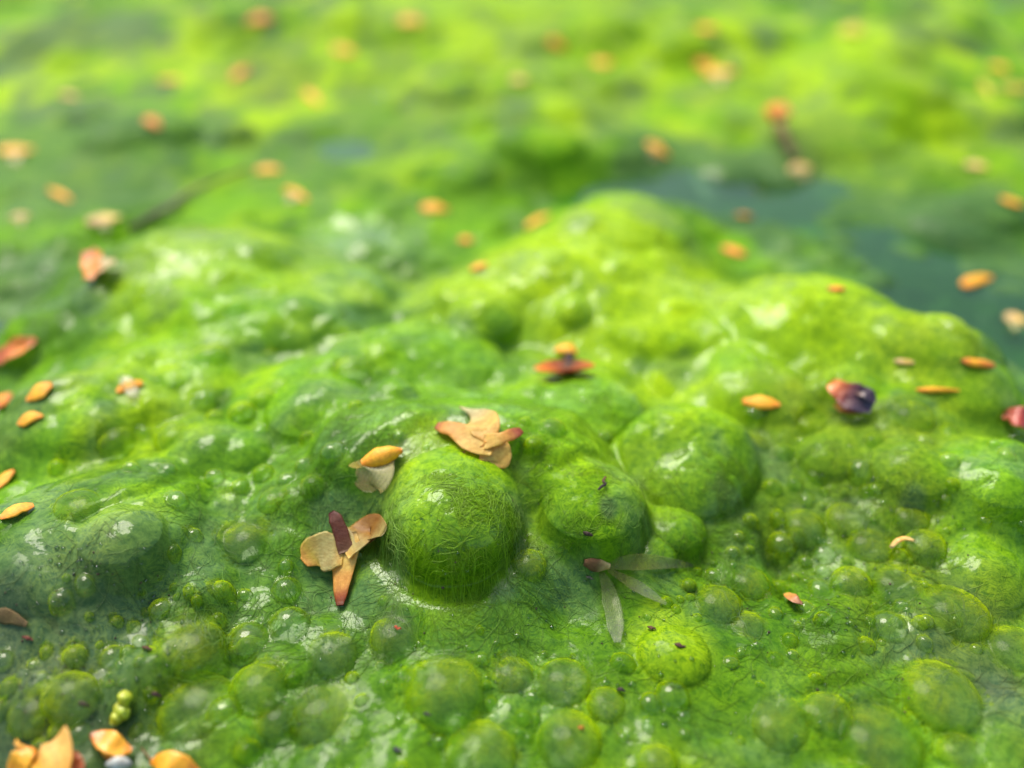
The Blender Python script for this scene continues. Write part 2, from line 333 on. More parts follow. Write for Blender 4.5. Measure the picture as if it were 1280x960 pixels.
# pond water: clear skin over a murky green body
m_water, N, L, o = mat('pond_water')
geo = N('NewGeometry'); nz = N('TexNoise', Scale=90.0, Detail=2.0); L(geo.outputs['Position'], nz.inputs['Vector'])
b = N('Bump', Strength=0.12, Distance=0.001); L(nz.outputs[0], b.inputs['Height'])
tr = N('BsdfTransparent'); tr.inputs[0].default_value = (.62, .86, .62, 1)
df = N('BsdfDiffuse'); df.inputs[0].default_value = (.03, .10, .03, 1)
mx = N('MixShader', Fac=0.18); L(tr.outputs[0], mx.inputs[1]); L(df.outputs[0], mx.inputs[2])
gl = N('BsdfGlossy', Roughness=0.06); L(b.outputs[0], gl.inputs['Normal']); fr = N('Fresnel', IOR=1.33); L(b.outputs[0], fr.inputs['Normal'])
fin = N('MixShader'); L(fr.outputs[0], fin.inputs[0]); L(mx.outputs[0], fin.inputs[1]); L(gl.outputs[0], fin.inputs[2]); L(fin.outputs[0], o.inputs[0])

m_bed, N, L, o = mat('pond_bed')
nz = N('TexNoise', Scale=30.0, Detail=5.0); c = mixc(N, L, nz.outputs[0], (.02, .03, .015), (.06, .06, .035))
p = N('BsdfPrincipled'); L(c, p.inputs['Base Color']); p.inputs['Roughness'].default_value = 0.9; L(p.outputs[0], o.inputs[0])

def plant_material(name, trans, rough, coat, veins=True):
    m, N, L, o = mat(name)
    at = N('Attribute', attribute_name='col'); geo = N('NewGeometry'); s = N('VectorMath', operation='SCALE'); L(geo.outputs['Position'], s.inputs[0]); s.inputs['Scale'].default_value = 1000.0
    n1 = N('TexNoise', Scale=3.0, Detail=5.0, Roughness=0.65); L(s.outputs[0], n1.inputs['Vector'])
    c = mixc(N, L, ramp(N, L, n1.outputs[0], .35, .65), mixc(N, L, 1.0, at.outputs['Color'], (.8, .7, .6), 'MULTIPLY'), at.outputs['Color'])
    n2 = N('TexNoise', Scale=9.0, Detail=3.0); L(s.outputs[0], n2.inputs['Vector'])
    at2 = N('Attribute', attribute_name='across'); wv = mathn(N, L, 'SINE', mathn(N, L, 'MULTIPLY', at2.outputs['Fac'], 34.0))
    c = mixc(N, L, mathn(N, L, 'MULTIPLY', ramp(N, L, wv, .35, 1.0), .06 if veins else 0.0), c, mixc(N, L, 1.0, c, (.75, .55, .35), 'MULTIPLY'))
    hh = mathn(N, L, 'MULTIPLY_ADD', wv, 0.04, n2.outputs[0])
    b = N('Bump', Strength=0.5, Distance=0.00006); L(hh, b.inputs['Height'])
    p = N('BsdfPrincipled'); L(c, p.inputs['Base Color']); p.inputs['Roughness'].default_value = rough; L(b.outputs[0], p.inputs['Normal'])
    p.inputs['Coat Weight'].default_value = coat; p.inputs['Coat Roughness'].default_value = 0.2
    tl = N('BsdfTranslucent'); L(c, tl.inputs[0])
    mx = N('MixShader', Fac=trans); L(p.outputs[0], mx.inputs[1]); L(tl.outputs[0], mx.inputs[2]); L(mx.outputs[0], o.inputs[0]); return m
m_seed = plant_material('seed_husk', 0.12, 0.6, 0.0, False)
m_bract = plant_material('dry_scale', 0.5, 0.55, 0.08)
m_leaf = plant_material('dead_leaf', 0.12, 0.5, 0.3)
m_dark = plant_material('dark_debris', 0.0, 0.8, 0.0, False)
def wing_material(name, body):                         # papery, see-through
    m, N, L, o = mat(name)
    at = N('Attribute', attribute_name='col'); at2 = N('Attribute', attribute_name='across')
    wv = mathn(N, L, 'SINE', mathn(N, L, 'MULTIPLY', at2.outputs['Fac'], 30.0))
    tr = N('BsdfTransparent'); tr.inputs[0].default_value = (.95, .93, .80, 1)
    p = N('BsdfPrincipled'); L(at.outputs['Color'], p.inputs['Base Color']); p.inputs['Roughness'].default_value = 0.25
    mx = N('MixShader'); L(mathn(N, L, 'MULTIPLY_ADD', wv, .04, body), mx.inputs[0]); L(tr.outputs[0], mx.inputs[1]); L(p.outputs[0], mx.inputs[2]); L(mx.outputs[0], o.inputs[0]); return m
m_wing = wing_material('seed_wing', .24); m_faint = wing_material('faint_wing', .12)

# ---------------------------------------------------------------- object helpers
def mesh_np(name, V, F, m, cols=None, across=None, parent=None, origin=None, smooth=True):
    """V in mm (n,3), F (k,4) or (k,3) ints; one mesh object, origin at the thing's foot"""
    V = np.asarray(V, np.float64); F = np.asarray(F, np.int32)
    org = np.zeros(3) if origin is None else np.asarray(origin, float)
    me = bpy.data.meshes.new(name); n = F.shape[1]
    me.vertices.add(len(V)); me.vertices.foreach_set('co', ((V - org) * MM).astype(np.float32).ravel())
    me.loops.add(F.size); me.loops.foreach_set('vertex_index', F.ravel())
    me.polygons.add(len(F)); me.polygons.foreach_set('loop_start', np.arange(0, F.size, n, dtype=np.int32))
    me.polygons.foreach_set('loop_total', np.full(len(F), n, np.int32)) if hasattr(me.polygons[0], 'loop_total') and False else None
    me.update(calc_edges=True); me.validate()
    if smooth: me.polygons.foreach_set('use_smooth', np.ones(len(me.polygons), bool))
    if cols is not None:
        a = me.color_attributes.new('col', 'FLOAT_COLOR', 'POINT')
        wa = wetness(V[:, 0], V[:, 1])[:, None] if m in (m_algae, m_veil) else np.ones((len(V), 1))
        a.data.foreach_set('color', np.concatenate([cols, wa], 1).astype(np.float32).ravel())
    if across is not None:
        a = me.attributes.new('across', 'FLOAT', 'POINT'); a.data.foreach_set('value', np.asarray(across, np.float32))
    me.materials.append(m)
    ob = bpy.data.objects.new(name, me); COL.objects.link(ob)
    if parent is None: ob.location = org * MM
    else: ob.parent = parent; ob.location = (org * MM) - np.array(parent['_o']) * MM
    return ob
def tag(ob, label, cat, group=None, kind=None):
    ob['label'] = label; ob['category'] = cat
    if group: ob['group'] = group
    if kind: ob['kind'] = kind
    return ob
def thing(name, p, label, cat, group=None):
    e = bpy.data.objects.new(name, None); COL.objects.link(e); e.empty_display_size = 0.001
    e.location = np.asarray(p) * MM; e['_o'] = [float(q) for q in p]; tag(e, label, cat, group); return e
def gridfaces(nr, nc, wrap=False):
    r = np.arange(nr - 1)[:, None]; q = np.arange(nc if wrap else nc - 1)[None, :]; q2 = (q + 1) % nc
    return np.stack([r * nc + q, r * nc + q2, (r + 1) * nc + q2, (r + 1) * nc + q], -1).reshape(-1, 4)

# ---------------------------------------------------------------- pond bed, water, algae sheet
def sheet(name, z, m, ext=15000.0):
    V = [(-ext, -ext, z), (ext, -ext, z), (ext, ext, z), (-ext, ext, z)]
    ob = mesh_np(name, V, [[0, 1, 2, 3]], m); ob['kind'] = 'structure'; return ob
sheet('pond_bed', -60.0, m_bed)
sheet('pond_water', 0.0, m_water)
V = np.stack([GX, GY, H], -1).reshape(-1, 3)
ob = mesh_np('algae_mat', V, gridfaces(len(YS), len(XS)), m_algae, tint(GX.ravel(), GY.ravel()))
tag(ob, 'bright green felted algae sheet floating on the pond, swollen by gas', 'algae', kind='stuff')

# ---------------------------------------------------------------- gas bubbles under and in the sheet
S = H.copy()                                            # the sheet together with its bubbles
def undercut(t, ly):
    """a ball that hangs over its own foot in front: how far the wall is drawn in at height share t"""
    return 1 - .20 * sstep(.80, -.15, t) * sstep(.35, -.45, ly)
def bubble(u, v, rp, hr, kind, label, group=None, ex=1.0, ang=0.0, k=None, sink=0.12, name=None, col=None, at=None, pe=0.5, under=False):
    """u, v: photo pixel of the foot's middle; rp half width in px; hr height / radius"""
    global S
    p, t = hit(H, u, v) if at is None else at; r = rp * t / FPX
    seed = int(u * 3 + v) & 255
    nr, nc = (44, 96) if r > 2.5 else ((26, 56) if r > 0.8 else (16, 32))
    if k is None: k = {'a': 0.30, 'v': 0.14, 'c': 0.05}[kind]
    out = 1.55 if kind == 'a' else (1.3 if kind == 'v' else 1.12)
    # rings spaced so the steep flank gets enough of them
    q = np.linspace(0, 1, nr); d = np.where(q < .72, np.sin(q / .72 * math.pi / 2) * 1.0, 1 + (q - .72) / .28 * (out - 1))
    a = np.linspace(0, 2 * math.pi, nc, endpoint=False)
    D, A = np.meshgrid(d, a, indexing='ij')
    wob = 1 + (0.05 if kind == 'a' else 0.025) * (1 if col is None else 9) * fbm(np.cos(A) * 1.3 + seed, np.sin(A) * 1.3, seed, 2)
    lx, ly = D * np.cos(A) * r * ex * wob, D * np.sin(A) * r * wob
    ca, sa = math.cos(ang), math.sin(ang)
    X = p[0] + lx * ca - ly * sa; Y = p[1] + lx * sa + ly * ca
    zb = (min(bil(H, p[0], p[1]), p[2]) if at is None else p[2]) - sink * r
    hh = hr * r + sink * r
    prof = lambda dd: np.where(dd < 1, np.clip(1 - np.minimum(dd, 1) ** 2, 0, 1) ** pe * hh, -(dd - 1) * (3.0 * hh + 2.2 * r))
    lump = (0.05 * fbm(X / (.55 * r), Y / (.55 * r), seed, 3) + 0.018 * fbm(X / .35, Y / .35, seed + 5, 2)) * r if kind == 'a' else 0.012 * r * fbm(X / (.5 * r), Y / (.5 * r), seed, 2)
    Z = zb + prof(D) + lump
    base = bil(H, X, Y)
    kk = k * r * (1 + (5.0 * sstep(-.5, .6, ly / r) if kind == 'a' and k < .3 else 0.0))
    Zs = smax(Z, base, kk)
    Zs = Zs - sstep(.80, 1.0, (D - 1) / (out - 1)) * (0.10 + 0.03 * r) * (D > 1) + 0.03 * (D <= 1)
    if under:
        f_ = undercut((Zs - zb) / hh, ly / r); X, Y = p[0] + (X - p[0]) * f_, p[1] + (Y - p[1]) * f_
    V = np.stack([X, Y, Zs], -1).reshape(-1, 3); V[0:nc] = V[0:nc].mean(0)
    cols = tint(X.ravel(), Y.ravel())
    if col is not None: cols = cols * (.12 + .88 * sstep(.55, 1.0, D.ravel() + .25 * fbm(X.ravel() / .8, Y.ravel() / .8, 5, 3)))[:, None] + col
    if kind != 'a': cols = cols + (LIME - cols) * .7
    ob = mesh_np(name or {'a': 'algae_bubble', 'v': 'algae_bubble', 'c': 'clear_bubble'}[kind], V, gridfaces(nr, nc, True)[:, ::1],
                 {'a': m_algae, 'v': m_veil, 'c': m_clear}[kind], cols, origin=(p[0], p[1], zb))
    tag(ob, label, 'bubble', group)
    s = win(p[0], p[1], r * out * max(1, ex)); x = GX[s] - p[0]; y = GY[s] - p[1]
    if x.size:
        x, y = (x * ca + y * sa) / ex, -x * sa + y * ca
        dd = np.hypot(x, y) / r
        S[s] = np.maximum(S[s], np.where(dd < out * .95, smax(zb + prof(dd), H[s], k * r), -9))
    DOMES[int(u)] = (np.array([p[0], p[1], zb]), r, hh); return ob
DOMES = {}
B = bubble
# the large felt-covered ones
B(567, 668, 92, 0.92, 'a', 'largest round felt-covered bubble, dark green below, beneath the cream scale', k=.10, sink=.05, at=(np.array([MAIN_P[0], MAIN_P[1], MAIN_Z]), MAIN_T), under=True)
B(860, 588, 86, 0.54, 'a', 'big bubble netted with pale threads below the dark speck and orange-topped scale', k=.28)
B(745, 512, 64, 0.42, 'a', 'grey-green bubble just below the scale with an orange seed on top', k=.4)
B(742, 622, 66, 0.34, 'a', 'smooth lime bubble carrying a black squiggle between the two biggest bubbles', k=.4, pe=.8)
B(490, 496, 34, 0.6, 'a', 'low pale lime bubble on the wet crest above the cream scale')
B(845, 662, 38, 0.48, 'a', 'lime bubble at the foot of the thread-netted bubble', k=.4)
B(812, 690, 34, 0.45, 'a', 'low lime bubble under the longest see-through blade')
B(842, 820, 46, 0.45, 'a', 'pitted lime bubble with dark holes beside the see-through blades')
B(625, 552, 26, .5, 'a', 'low green bubble under the right arm of the cream scale')
G = 'mid-sized green bubbles pushing up the sheet'
for u, v, rp, hr, lab in [
        (262, 556, 52, .5, 'low green bubble upslope of the grey-blue ones on the sheet'), (395, 505, 60, .5, 'broad green bubble on the slope beside the crest'),
        (1040, 565, 40, .5, 'grey-green bubble directly below the dark red leaf fragment'), (1145, 580, 50, .5, 'dusky blue-green bubble below the thin orange seed sliver'),
        (1250, 600, 46, .55, 'yellow-green bubble below the dark red leaf tip'), (1230, 712, 58, .6, 'broad ridged lime bubble above the grey-centred bubble'),
        (605, 392, 46, .6, 'rounded lime bubble at the foot of the highest swelling'), (717, 385, 24, .7, 'small pale bubble on the flank of the highest swelling'),
        (150, 665, 50, .45, 'low lime bubble on the swelling by the orange seed edge'), (300, 560, 36, .5, 'small green bubble in the green fold of the slope')]:
    B(u, v, rp, hr * .75, 'a', lab, G, k=.3, pe=.85)
# skin-covered ones in the lower half
G = 'veiled bubbles in the wet foreground'
for u, v, rp, hr, lab in VEILED:
    if 'nothing but' in lab: lab = 'broad soft veiled bubble in the deep green film'
    B(u, v, rp, hr * .6, 'v', lab, G, k=.12)
G = 'small glassy bubbles'
for u, v, rp, hr, lab in [
        (768, 530, 16, 1.0, 'oval glassy bubble resting between grey-green and thread-netted bubbles'), (362, 782, 26, .95, 'glassy bubble with bright arc below the dark-tipped scale'),
        (358, 738, 19, .9, 'glassy bubble touching the lobe of the dark-tipped scale'), (310, 802, 28, .8, 'glassy bubble with a bright spot on its edge'),
        (140, 822, 17, .9, 'glassy bubble between grey-centred bubble and olive threads'), (50, 902, 8, 1.0, 'tiny glassy bead on the dark muck by the dead leaf'),
        (978, 680, 18, .9, 'glassy bubble with a bright arc in the right cluster'), (996, 672, 12, .95, 'small glassy bubble with a white arc in the right cluster'),
        (1007, 703, 9, 1.0, 'tiny glassy bead with a white arc below the right cluster'), (1026, 676, 8, .9, 'tiny glassy bead beside the white-arc bubble'),
        (1110, 785, 24, .9, 'glassy bubble with a bright cap under the tiny ring bubble'), (1127, 758, 10, 1.0, 'tiny ring bubble above the bright-capped one'),
        (1158, 777, 10, 1.0, 'tiny glassy bead beside the large ringed bubble'), (1195, 776, 8, 1.0, 'tiny glassy bead at the foot of the large ringed bubble'),
        (1095, 612, 9, .9, 'tiny glassy bead in the olive felt'), (840, 870, 22, .9, 'glassy bubble with bright lime cap below the pitted bubble'),
        (853, 618, 5, 1.0, 'white pinpoint bead at the foot of the thread-netted bubble'), (448, 692, 9, .9, 'tiny dark glassy bead wedged between scale and largest bubble'),
        (325, 540, 12, .8, 'small curled glassy bubble in the green fold'), (280, 890, 22, .8, 'glassy bubble among the olive threads'),
        (200, 760, 14, .8, 'small glassy bubble on the speckled slope'), (810, 905, 9, .9, 'tiny glassy bead on the deep green film')]:
    B(u, v, rp, hr * .8, 'c', lab, G, ex=1.25 if u == 768 else 1.0, ang=.6 if u == 768 else 0)

# the crowd of small ring bubbles between them
TAKEN = [(567, 676, 100), (860, 590, 95), (742, 622, 70), (842, 820, 50), (430, 700, 60), (780, 710, 60)] + [(q[0], q[1], q[2]) for q in VEILED]
rb = random.Random(5); made = 0
for u0, v0, sx, sy, n, lab in [(230, 790, 210, 110, 48, 'small ring bubble on the speckled slope by the veiled bubbles'), (620, 870, 260, 90, 52, 'small ring bubble in the deep green film around veiled bubbles'),
                               (1090, 700, 170, 110, 60, 'small ring bubble crowded among the yellow-green and olive bubbles'), (900, 740, 110, 90, 22, 'small ring bubble near the orange triangular flake'),
                               (690, 560, 150, 60, 10, 'small ring bubble in a crease between the big felt-covered bubbles'), (60, 880, 90, 70, 12, 'small ring bubble on the dark muck by the dead leaf'),
                               (290, 560, 190, 110, 34, 'small ring bubble low on the slope beside the golden winged seed'), (1050, 580, 170, 60, 18, 'small ring bubble below the dark red leaf fragment')]:
    for q in range(n):
        for tr_ in range(30):
            u, v, rp = u0 + rb.gauss(0, .5) * sx, v0 + rb.gauss(0, .5) * sy, rb.choice([4, 5, 5, 6, 7, 8, 9, 10, 12, 15]) * (2.2 if n in (34, 18) else 1)
            if -20 < u < 1300 and v < 985 and all((u - a) ** 2 + (v - b_) ** 2 > (c_ * .85 + rp) ** 2 for a, b_, c_ in TAKEN): break
        else: continue
        kd = 'c' if rb.random() < (.5 if rp < 16 else 0) else 'v'; TAKEN.append((u, v, rp))
        lb = lab.replace('small ring', ('pinhead' if rp < 8 else ('small' if rp < 12 else 'larger')) + (' clear ring' if kd == 'c' else ' green-skinned ring'))
        B(u, v, rp, rb.uniform(.5, .85) * (.6 if rp > 16 else 1), kd, lb, 'small ring bubbles', ex=rb.uniform(.9, 1.25), ang=rb.uniform(0, 3), name='ring_bubble')

# ---------------------------------------------------------------- blades: seeds, scales, leaves, twigs
def catmull(P, n):
    P = np.asarray(P, float)
    if len(P) == 2: return P[0] + (P[1] - P[0]) * np.linspace(0, 1, n)[:, None]
    Q = np.vstack([2 * P[0] - P[1], P, 2 * P[-1] - P[-2]]); out = []
    for s in np.linspace(0, len(P) - 1 - 1e-6, n):
        i = int(s); f = s - i; a, b_, c_, d_ = Q[i:i + 4]
        out.append(.5 * (2 * b_ + (c_ - a) * f + (2 * a - 5 * b_ + 4 * c_ - d_) * f * f + (3 * b_ - a - 3 * c_ + d_) * f ** 3))
    return np.array(out)
def slope_n(x, y):
    e = .35; n = np.array([-(bil(S, x + e, y) - bil(S, x - e, y)), -(bil(S, x, y + e) - bil(S, x, y - e)), 2 * e]); return n / np.linalg.norm(n)
def blade_mesh(path, half, thick, cols, cup=0.0, nrm=None, ruffle=0.0, seed=0, nl=20, nc=14):
    """flattened, closed, tapered body along path (mm); half, thick, cols are given at even steps along it"""
    C = catmull(path, nl); s = np.linspace(0, 1, nl)
    hw = np.interp(s, np.linspace(0, 1, len(half)), half); th = np.interp(s, np.linspace(0, 1, len(thick)), thick)
    hw = np.convolve(np.pad(hw, 1, 'edge'), [.2, .6, .2], 'valid'); cl = np.stack([np.interp(s, np.linspace(0, 1, len(cols)), [c_[k] for c_ in cols]) for k in range(3)], -1)
    T = np.gradient(C, axis=0); T /= np.linalg.norm(T, axis=1)[:, None] + 1e-9
    if nrm is None: nrm = np.mean([slope_n(q[0], q[1]) for q in C], 0)
    Sd = np.cross(T, nrm); Sd /= np.linalg.norm(Sd, axis=1)[:, None] + 1e-9; U = np.cross(Sd, T)
    a = np.linspace(0, 2 * math.pi, nc, endpoint=False)
    ca, sa = np.cos(a), np.sin(a)
    wob = 1 + 0.15 * fbm(s[:, None] * 5 + seed, np.sign(ca)[None, :] * 3.0 + 0 * s[:, None], seed, 3)
    off = ca[None, :] * hw[:, None] * wob
    lift = sa[None, :] * th[:, None] + cup * (off ** 2) / (hw.max() + 1e-6) + ruffle * fbm(s[:, None] * 4 + seed, off * 1.5, seed + 3, 3)
    V = C[:, None, :] + Sd[:, None, :] * off[..., None] + U[:, None, :] * lift[..., None]
    V = V.reshape(-1, 3); F = gridfaces(nl, nc, True)
    n0 = len(V); V = np.vstack([V, C[0], C[-1]])
    caps = [[n0, (k + 1) % nc, k, k] for k in range(nc)]
    colv = np.repeat(cl, nc, 0) * (1 + .12 * fbm(np.arange(nl * nc) * .13, np.arange(nl * nc) * .05, seed, 2))[:, None]
    colv = np.vstack([colv, cl[0], cl[-1]]).clip(.004, .9); ac = np.concatenate([np.tile(ca, nl), [0, 0]])
    # end caps as triangles are folded into quads with a midpoint row: keep them tiny by tapering
    e = []
    for base, tip, flip in ((0, n0, True), ((nl - 1) * nc, n0 + 1, False)):
        for k in range(0, nc, 2):
            q = [base + k, base + (k + 1) % nc, base + (k + 2) % nc, tip]; e.append(q[::-1] if not flip else q)
    return V, np.vstack([F, e]), colv, ac
def px_path(pts):
    """(u, v, lift mm) in photo pixels -> points resting on sheet and bubbles"""
    out = []
    for q in pts:
        p, t = hit(S, q[0], q[1], q[2] if len(q) > 2 else 0.12); out.append(p)
    return np.array(out)
def px_half(path, wpx):
    m_ = path.mean(0); T = path[-1] - path[0]; T = T / np.linalg.norm(T); n = slope_n(m_[0], m_[1]); sd_ = np.cross(T, n); sd_ /= np.linalg.norm(sd_)
    k = np.linalg.norm(project(m_ + sd_ * .2) - project(m_ - sd_ * .2)) / .4
    z = (m_ - CAMP) @ FWD; k = max(k, .5 * FPX / z)
    return np.asarray(wpx, float) / k
def blade(name, parent, pts, wpx, thick, cols, m, cup=0.0, ruffle=0.0, seed=0, nl=20, nc=14, lab=None, cat=None, group=None):
    path = px_path(pts); hw = px_half(path, wpx)
    V, F, c_, ac = blade_mesh(path, hw, np.asarray(thick, float), [np.asarray(q) for q in cols], cup, None, ruffle, seed, nl, nc)
    o_ = mesh_np(name, V, F, m, c_, ac, parent=parent, origin=None if parent is not None and False else (path[0] if parent is None else np.array(parent['_o'])))
    if lab: tag(o_, lab, cat, group)
    return o_
CREAM = (.90, .62, .14); PEACH = (.86, .46, .09); RUST = (.50, .11, .02); MAROON = (.14, .03, .006); GOLD = (.90, .43, .010); ORANGE = (.88, .28, .008)
PALE = (.66, .62, .30); BROWN = (.16, .07, .02); YELG = (.45, .52, .02); PLUM = (.05, .03, .05); TAN = (.50, .38, .14); STRAW = (.55, .48, .16)

def root(name, u, v, label, cat, group=None):
    p, t = hit(S, u, v); return thing(name, p, label, cat, group)
# cream three-lobed scale on top of the largest bubble
t = root('catkin_scale', 600, 552, 'cream and peach lobed catkin scale lying on top of the largest bubble', 'plant scale', 'fallen catkin scales')
blade('stem_lobe', t, [(545, 532, .3), (565, 537, .4), (590, 550, .35), (618, 563, .25)], [4, 8, 9, 12, 17, 17, 8], [.05, .16, .16, .16, .1], [RUST, PEACH, PEACH, CREAM, CREAM, CREAM], m_bract, .35, .05, 1)
blade('side_lobe', t, [(612, 552, .3), (607, 535, .4), (598, 520, .4), (574, 508, .3)], [6, 15, 21, 19, 12, 4, 1], [.08, .1, .1, .05], [PEACH, CREAM, CREAM, PALE, PALE], m_bract, .25, .10, 2)
blade('side_lobe', t, [(608, 553, .3), (617, 565, .3), (621, 576, .25), (618, 584, .15)], [14, 19, 21, 21, 15, 4], [.1, .12, .1, .05], [PEACH, PEACH, CREAM, CREAM, PEACH], m_bract, .3, .10, 3)
blade('stem_lobe', t, [(606, 553, .35), (625, 549, .4), (640, 543, .4), (651, 538, .35)], [10, 8, 6.5, 6.5, 6.5, 4], [.1, .14, .14, .08], [CREAM, CREAM, PEACH, (.55, .16, .07), (.42, .06, .03)], m_bract, .3, .03, 4)
# yellowed scale left of it
t = root('catkin_scale', 428, 690, 'wet yellow catkin scale with maroon stub and dark red tail tip', 'plant scale', 'fallen catkin scales')
blade('tail_lobe', t, [(432, 668, .2), (432, 695, .25), (429, 725, .28), (425, 757, .25)], [14, 21, 19, 14, 11, 9, 4], [.1, .15, .14, .12, .06], [TAN, CREAM, CREAM, CREAM, CREAM, PEACH, PEACH, RUST, MAROON], m_bract, .3, .05, 5)
blade('side_lobe', t, [(430, 690, .35), (412, 690, .35), (394, 693, .3), (380, 703, .25)], [18, 22, 25, 25, 18, 6], [.1, .12, .1, .05], [CREAM, STRAW, STRAW, (.5, .38, .03), PEACH], m_bract, .25, .10, 6)
blade('side_lobe', t, [(430, 688, .4), (447, 674, .45), (466, 662, .4), (480, 664, .35)], [16, 18, 18, 18, 15, 6], [.1, .12, .1, .05], [CREAM, STRAW, (.42, .2, .02), (.35, .16, .02), STRAW], m_bract, .25, .10, 7)
blade('stub', t, [(434, 690, .45), (428, 670, .55), (421, 652, .5), (414, 640, .3)], [11, 10, 9, 9, 4], [.08, .12, .12, .06], [BROWN, MAROON, MAROON, (.16, .03, .02)], m_bract, .2, .05, 8)
# scale with an orange seed on top
t = root('catkin_scale', 710, 462, 'rusty spread scale topped by a bright orange seed on the crest', 'plant scale', 'fallen catkin scales')
blade('side_lobe', t, [(712, 462, .5), (695, 462, .6), (678, 461, .8), (668, 459, .9)], [10, 10, 8, 5, 2], [.1, .15, .12, .05], [BROWN, RUST, ORANGE, GOLD], m_bract, .3, .05, 9)
blade('side_lobe', t, [(708, 462, .5), (722, 460, .6), (734, 458, .7), (743, 456, .8)], [10, 10, 8, 5, 2], [.1, .15, .12, .05], [BROWN, RUST, (.6, .2, .01), ORANGE], m_bract, .3, .05, 10)
blade('stalk', t, [(708, 466, .3), (710, 456, .4), (711, 444, .5)], [11, 8, 6, 6], [.25, .2, .2], [BROWN, (.07, .02, .01), PLUM], m_bract, 0, 0, 11)
blade('seed', t, [(698, 435, .55), (709, 437, .6), (721, 441, .5)], [2, 7, 8.5, 8, 6, 2], [.1, .35, .35, .1], [ORANGE, GOLD, GOLD, ORANGE], m_seed, 0, 0, 12)
# winged seed beside the crest
t = root('winged_seed', 472, 575, 'golden seed with see-through papery wings on the slope', 'seed', 'winged seeds')
blade('body', t, [(452, 579, .35), (470, 573, .5), (488, 567, .5), (503, 563, .4)], [3, 8.5, 10, 9, 6, 2], [.1, .45, .45, .12], [ORANGE, GOLD, GOLD, GOLD, ORANGE], m_seed, 0, 0, 13)
blade('wing', t, [(478, 573, .25), (470, 590, .25), (462, 604, .2), (460, 615, .15)], [14, 21, 22, 16, 5], [.03, .03, .03], [TAN, PALE, TAN, (.3, .25, .08)], m_wing, .15, .05, 14)
blade('wing', t, [(468, 571, .3), (484, 565, .45), (486, 558, .5)], [5, 6, 5, 2], [.03, .03, .03], [TAN, TAN, PALE], m_wing, .15, .05, 15)
blade('wing', t, [(458, 578, .25), (446, 581, .3), (436, 582, .25)], [5, 5, 4, 1], [.03, .03, .03], [TAN, CREAM, CREAM], m_wing, .15, .05, 16)
# see-through blades with a brown hub
t = root('winged_fragment', 745, 705, 'brown hub with three see-through blades, caught in the green film', 'plant debris')
blade('hub', t, [(730, 703, .2), (745, 706, .3), (762, 708, .2)], [4, 8, 8, 3], [.1, .15, .1], [BROWN, (.10, .05, .01), TAN], m_dark, 0, .05, 17)
blade('blade', t, [(752, 706, .25), (785, 703, .4), (825, 703, .4), (866, 707, .3)], [4, 8, 10, 9, 7, 2], [.04, .05, .04], [(.25, .18, .05), (.34, .36, .12), (.36, .34, .08), (.36, .38, .2), PLUM], m_faint, .2, .05, 18)
blade('blade', t, [(760, 712, .25), (785, 727, .3), (808, 740, .3), (833, 755, .25)], [3, 5, 7, 7, 5, 2], [.04, .05, .04], [(.25, .18, .05), (.3, .28, .1), (.42, .40, .36), (.36, .38, .25)], m_faint, .2, .05, 19)
blade('blade', t, [(752, 715, .25), (762, 745, .3), (768, 775, .3), (772, 803, .25)], [4, 9, 11, 12, 10, 4], [.04, .05, .04], [(.25, .22, .06), (.30, .36, .16), (.36, .42, .26), (.45, .45, .42)], m_faint, .2, .05, 20)
# dark leaf fragment
t = root('leaf_fragment', 1068, 500, 'crumpled dark red to purple leaf fragment on the right slope', 'leaf')
blade('blade', t, [(1038, 478, .9), (1052, 490, 1.0), (1068, 499, .9), (1090, 510, .5)], [6, 12, 15, 18, 15, 8], [.08, .12, .12, .06], [ORANGE, RUST, (.12, .015, .015), PLUM, (.06, .05, .09)], m_leaf, .5, .18, 21, 26, 18)
blade('curled_edge', t, [(1044, 505, .5), (1060, 512, .5), (1080, 514, .4)], [4, 7, 6, 3], [.08, .12, .06], [GOLD, (.35, .08, .015), BROWN], m_leaf, .4, .08, 22)
blade('curled_edge', t, [(1070, 490, 1.1), (1083, 493, 1.1), (1094, 503, .8)], [4, 7, 7, 3], [.08, .1, .06], [MAROON, PLUM, PLUM], m_leaf, .5, .1, 23)

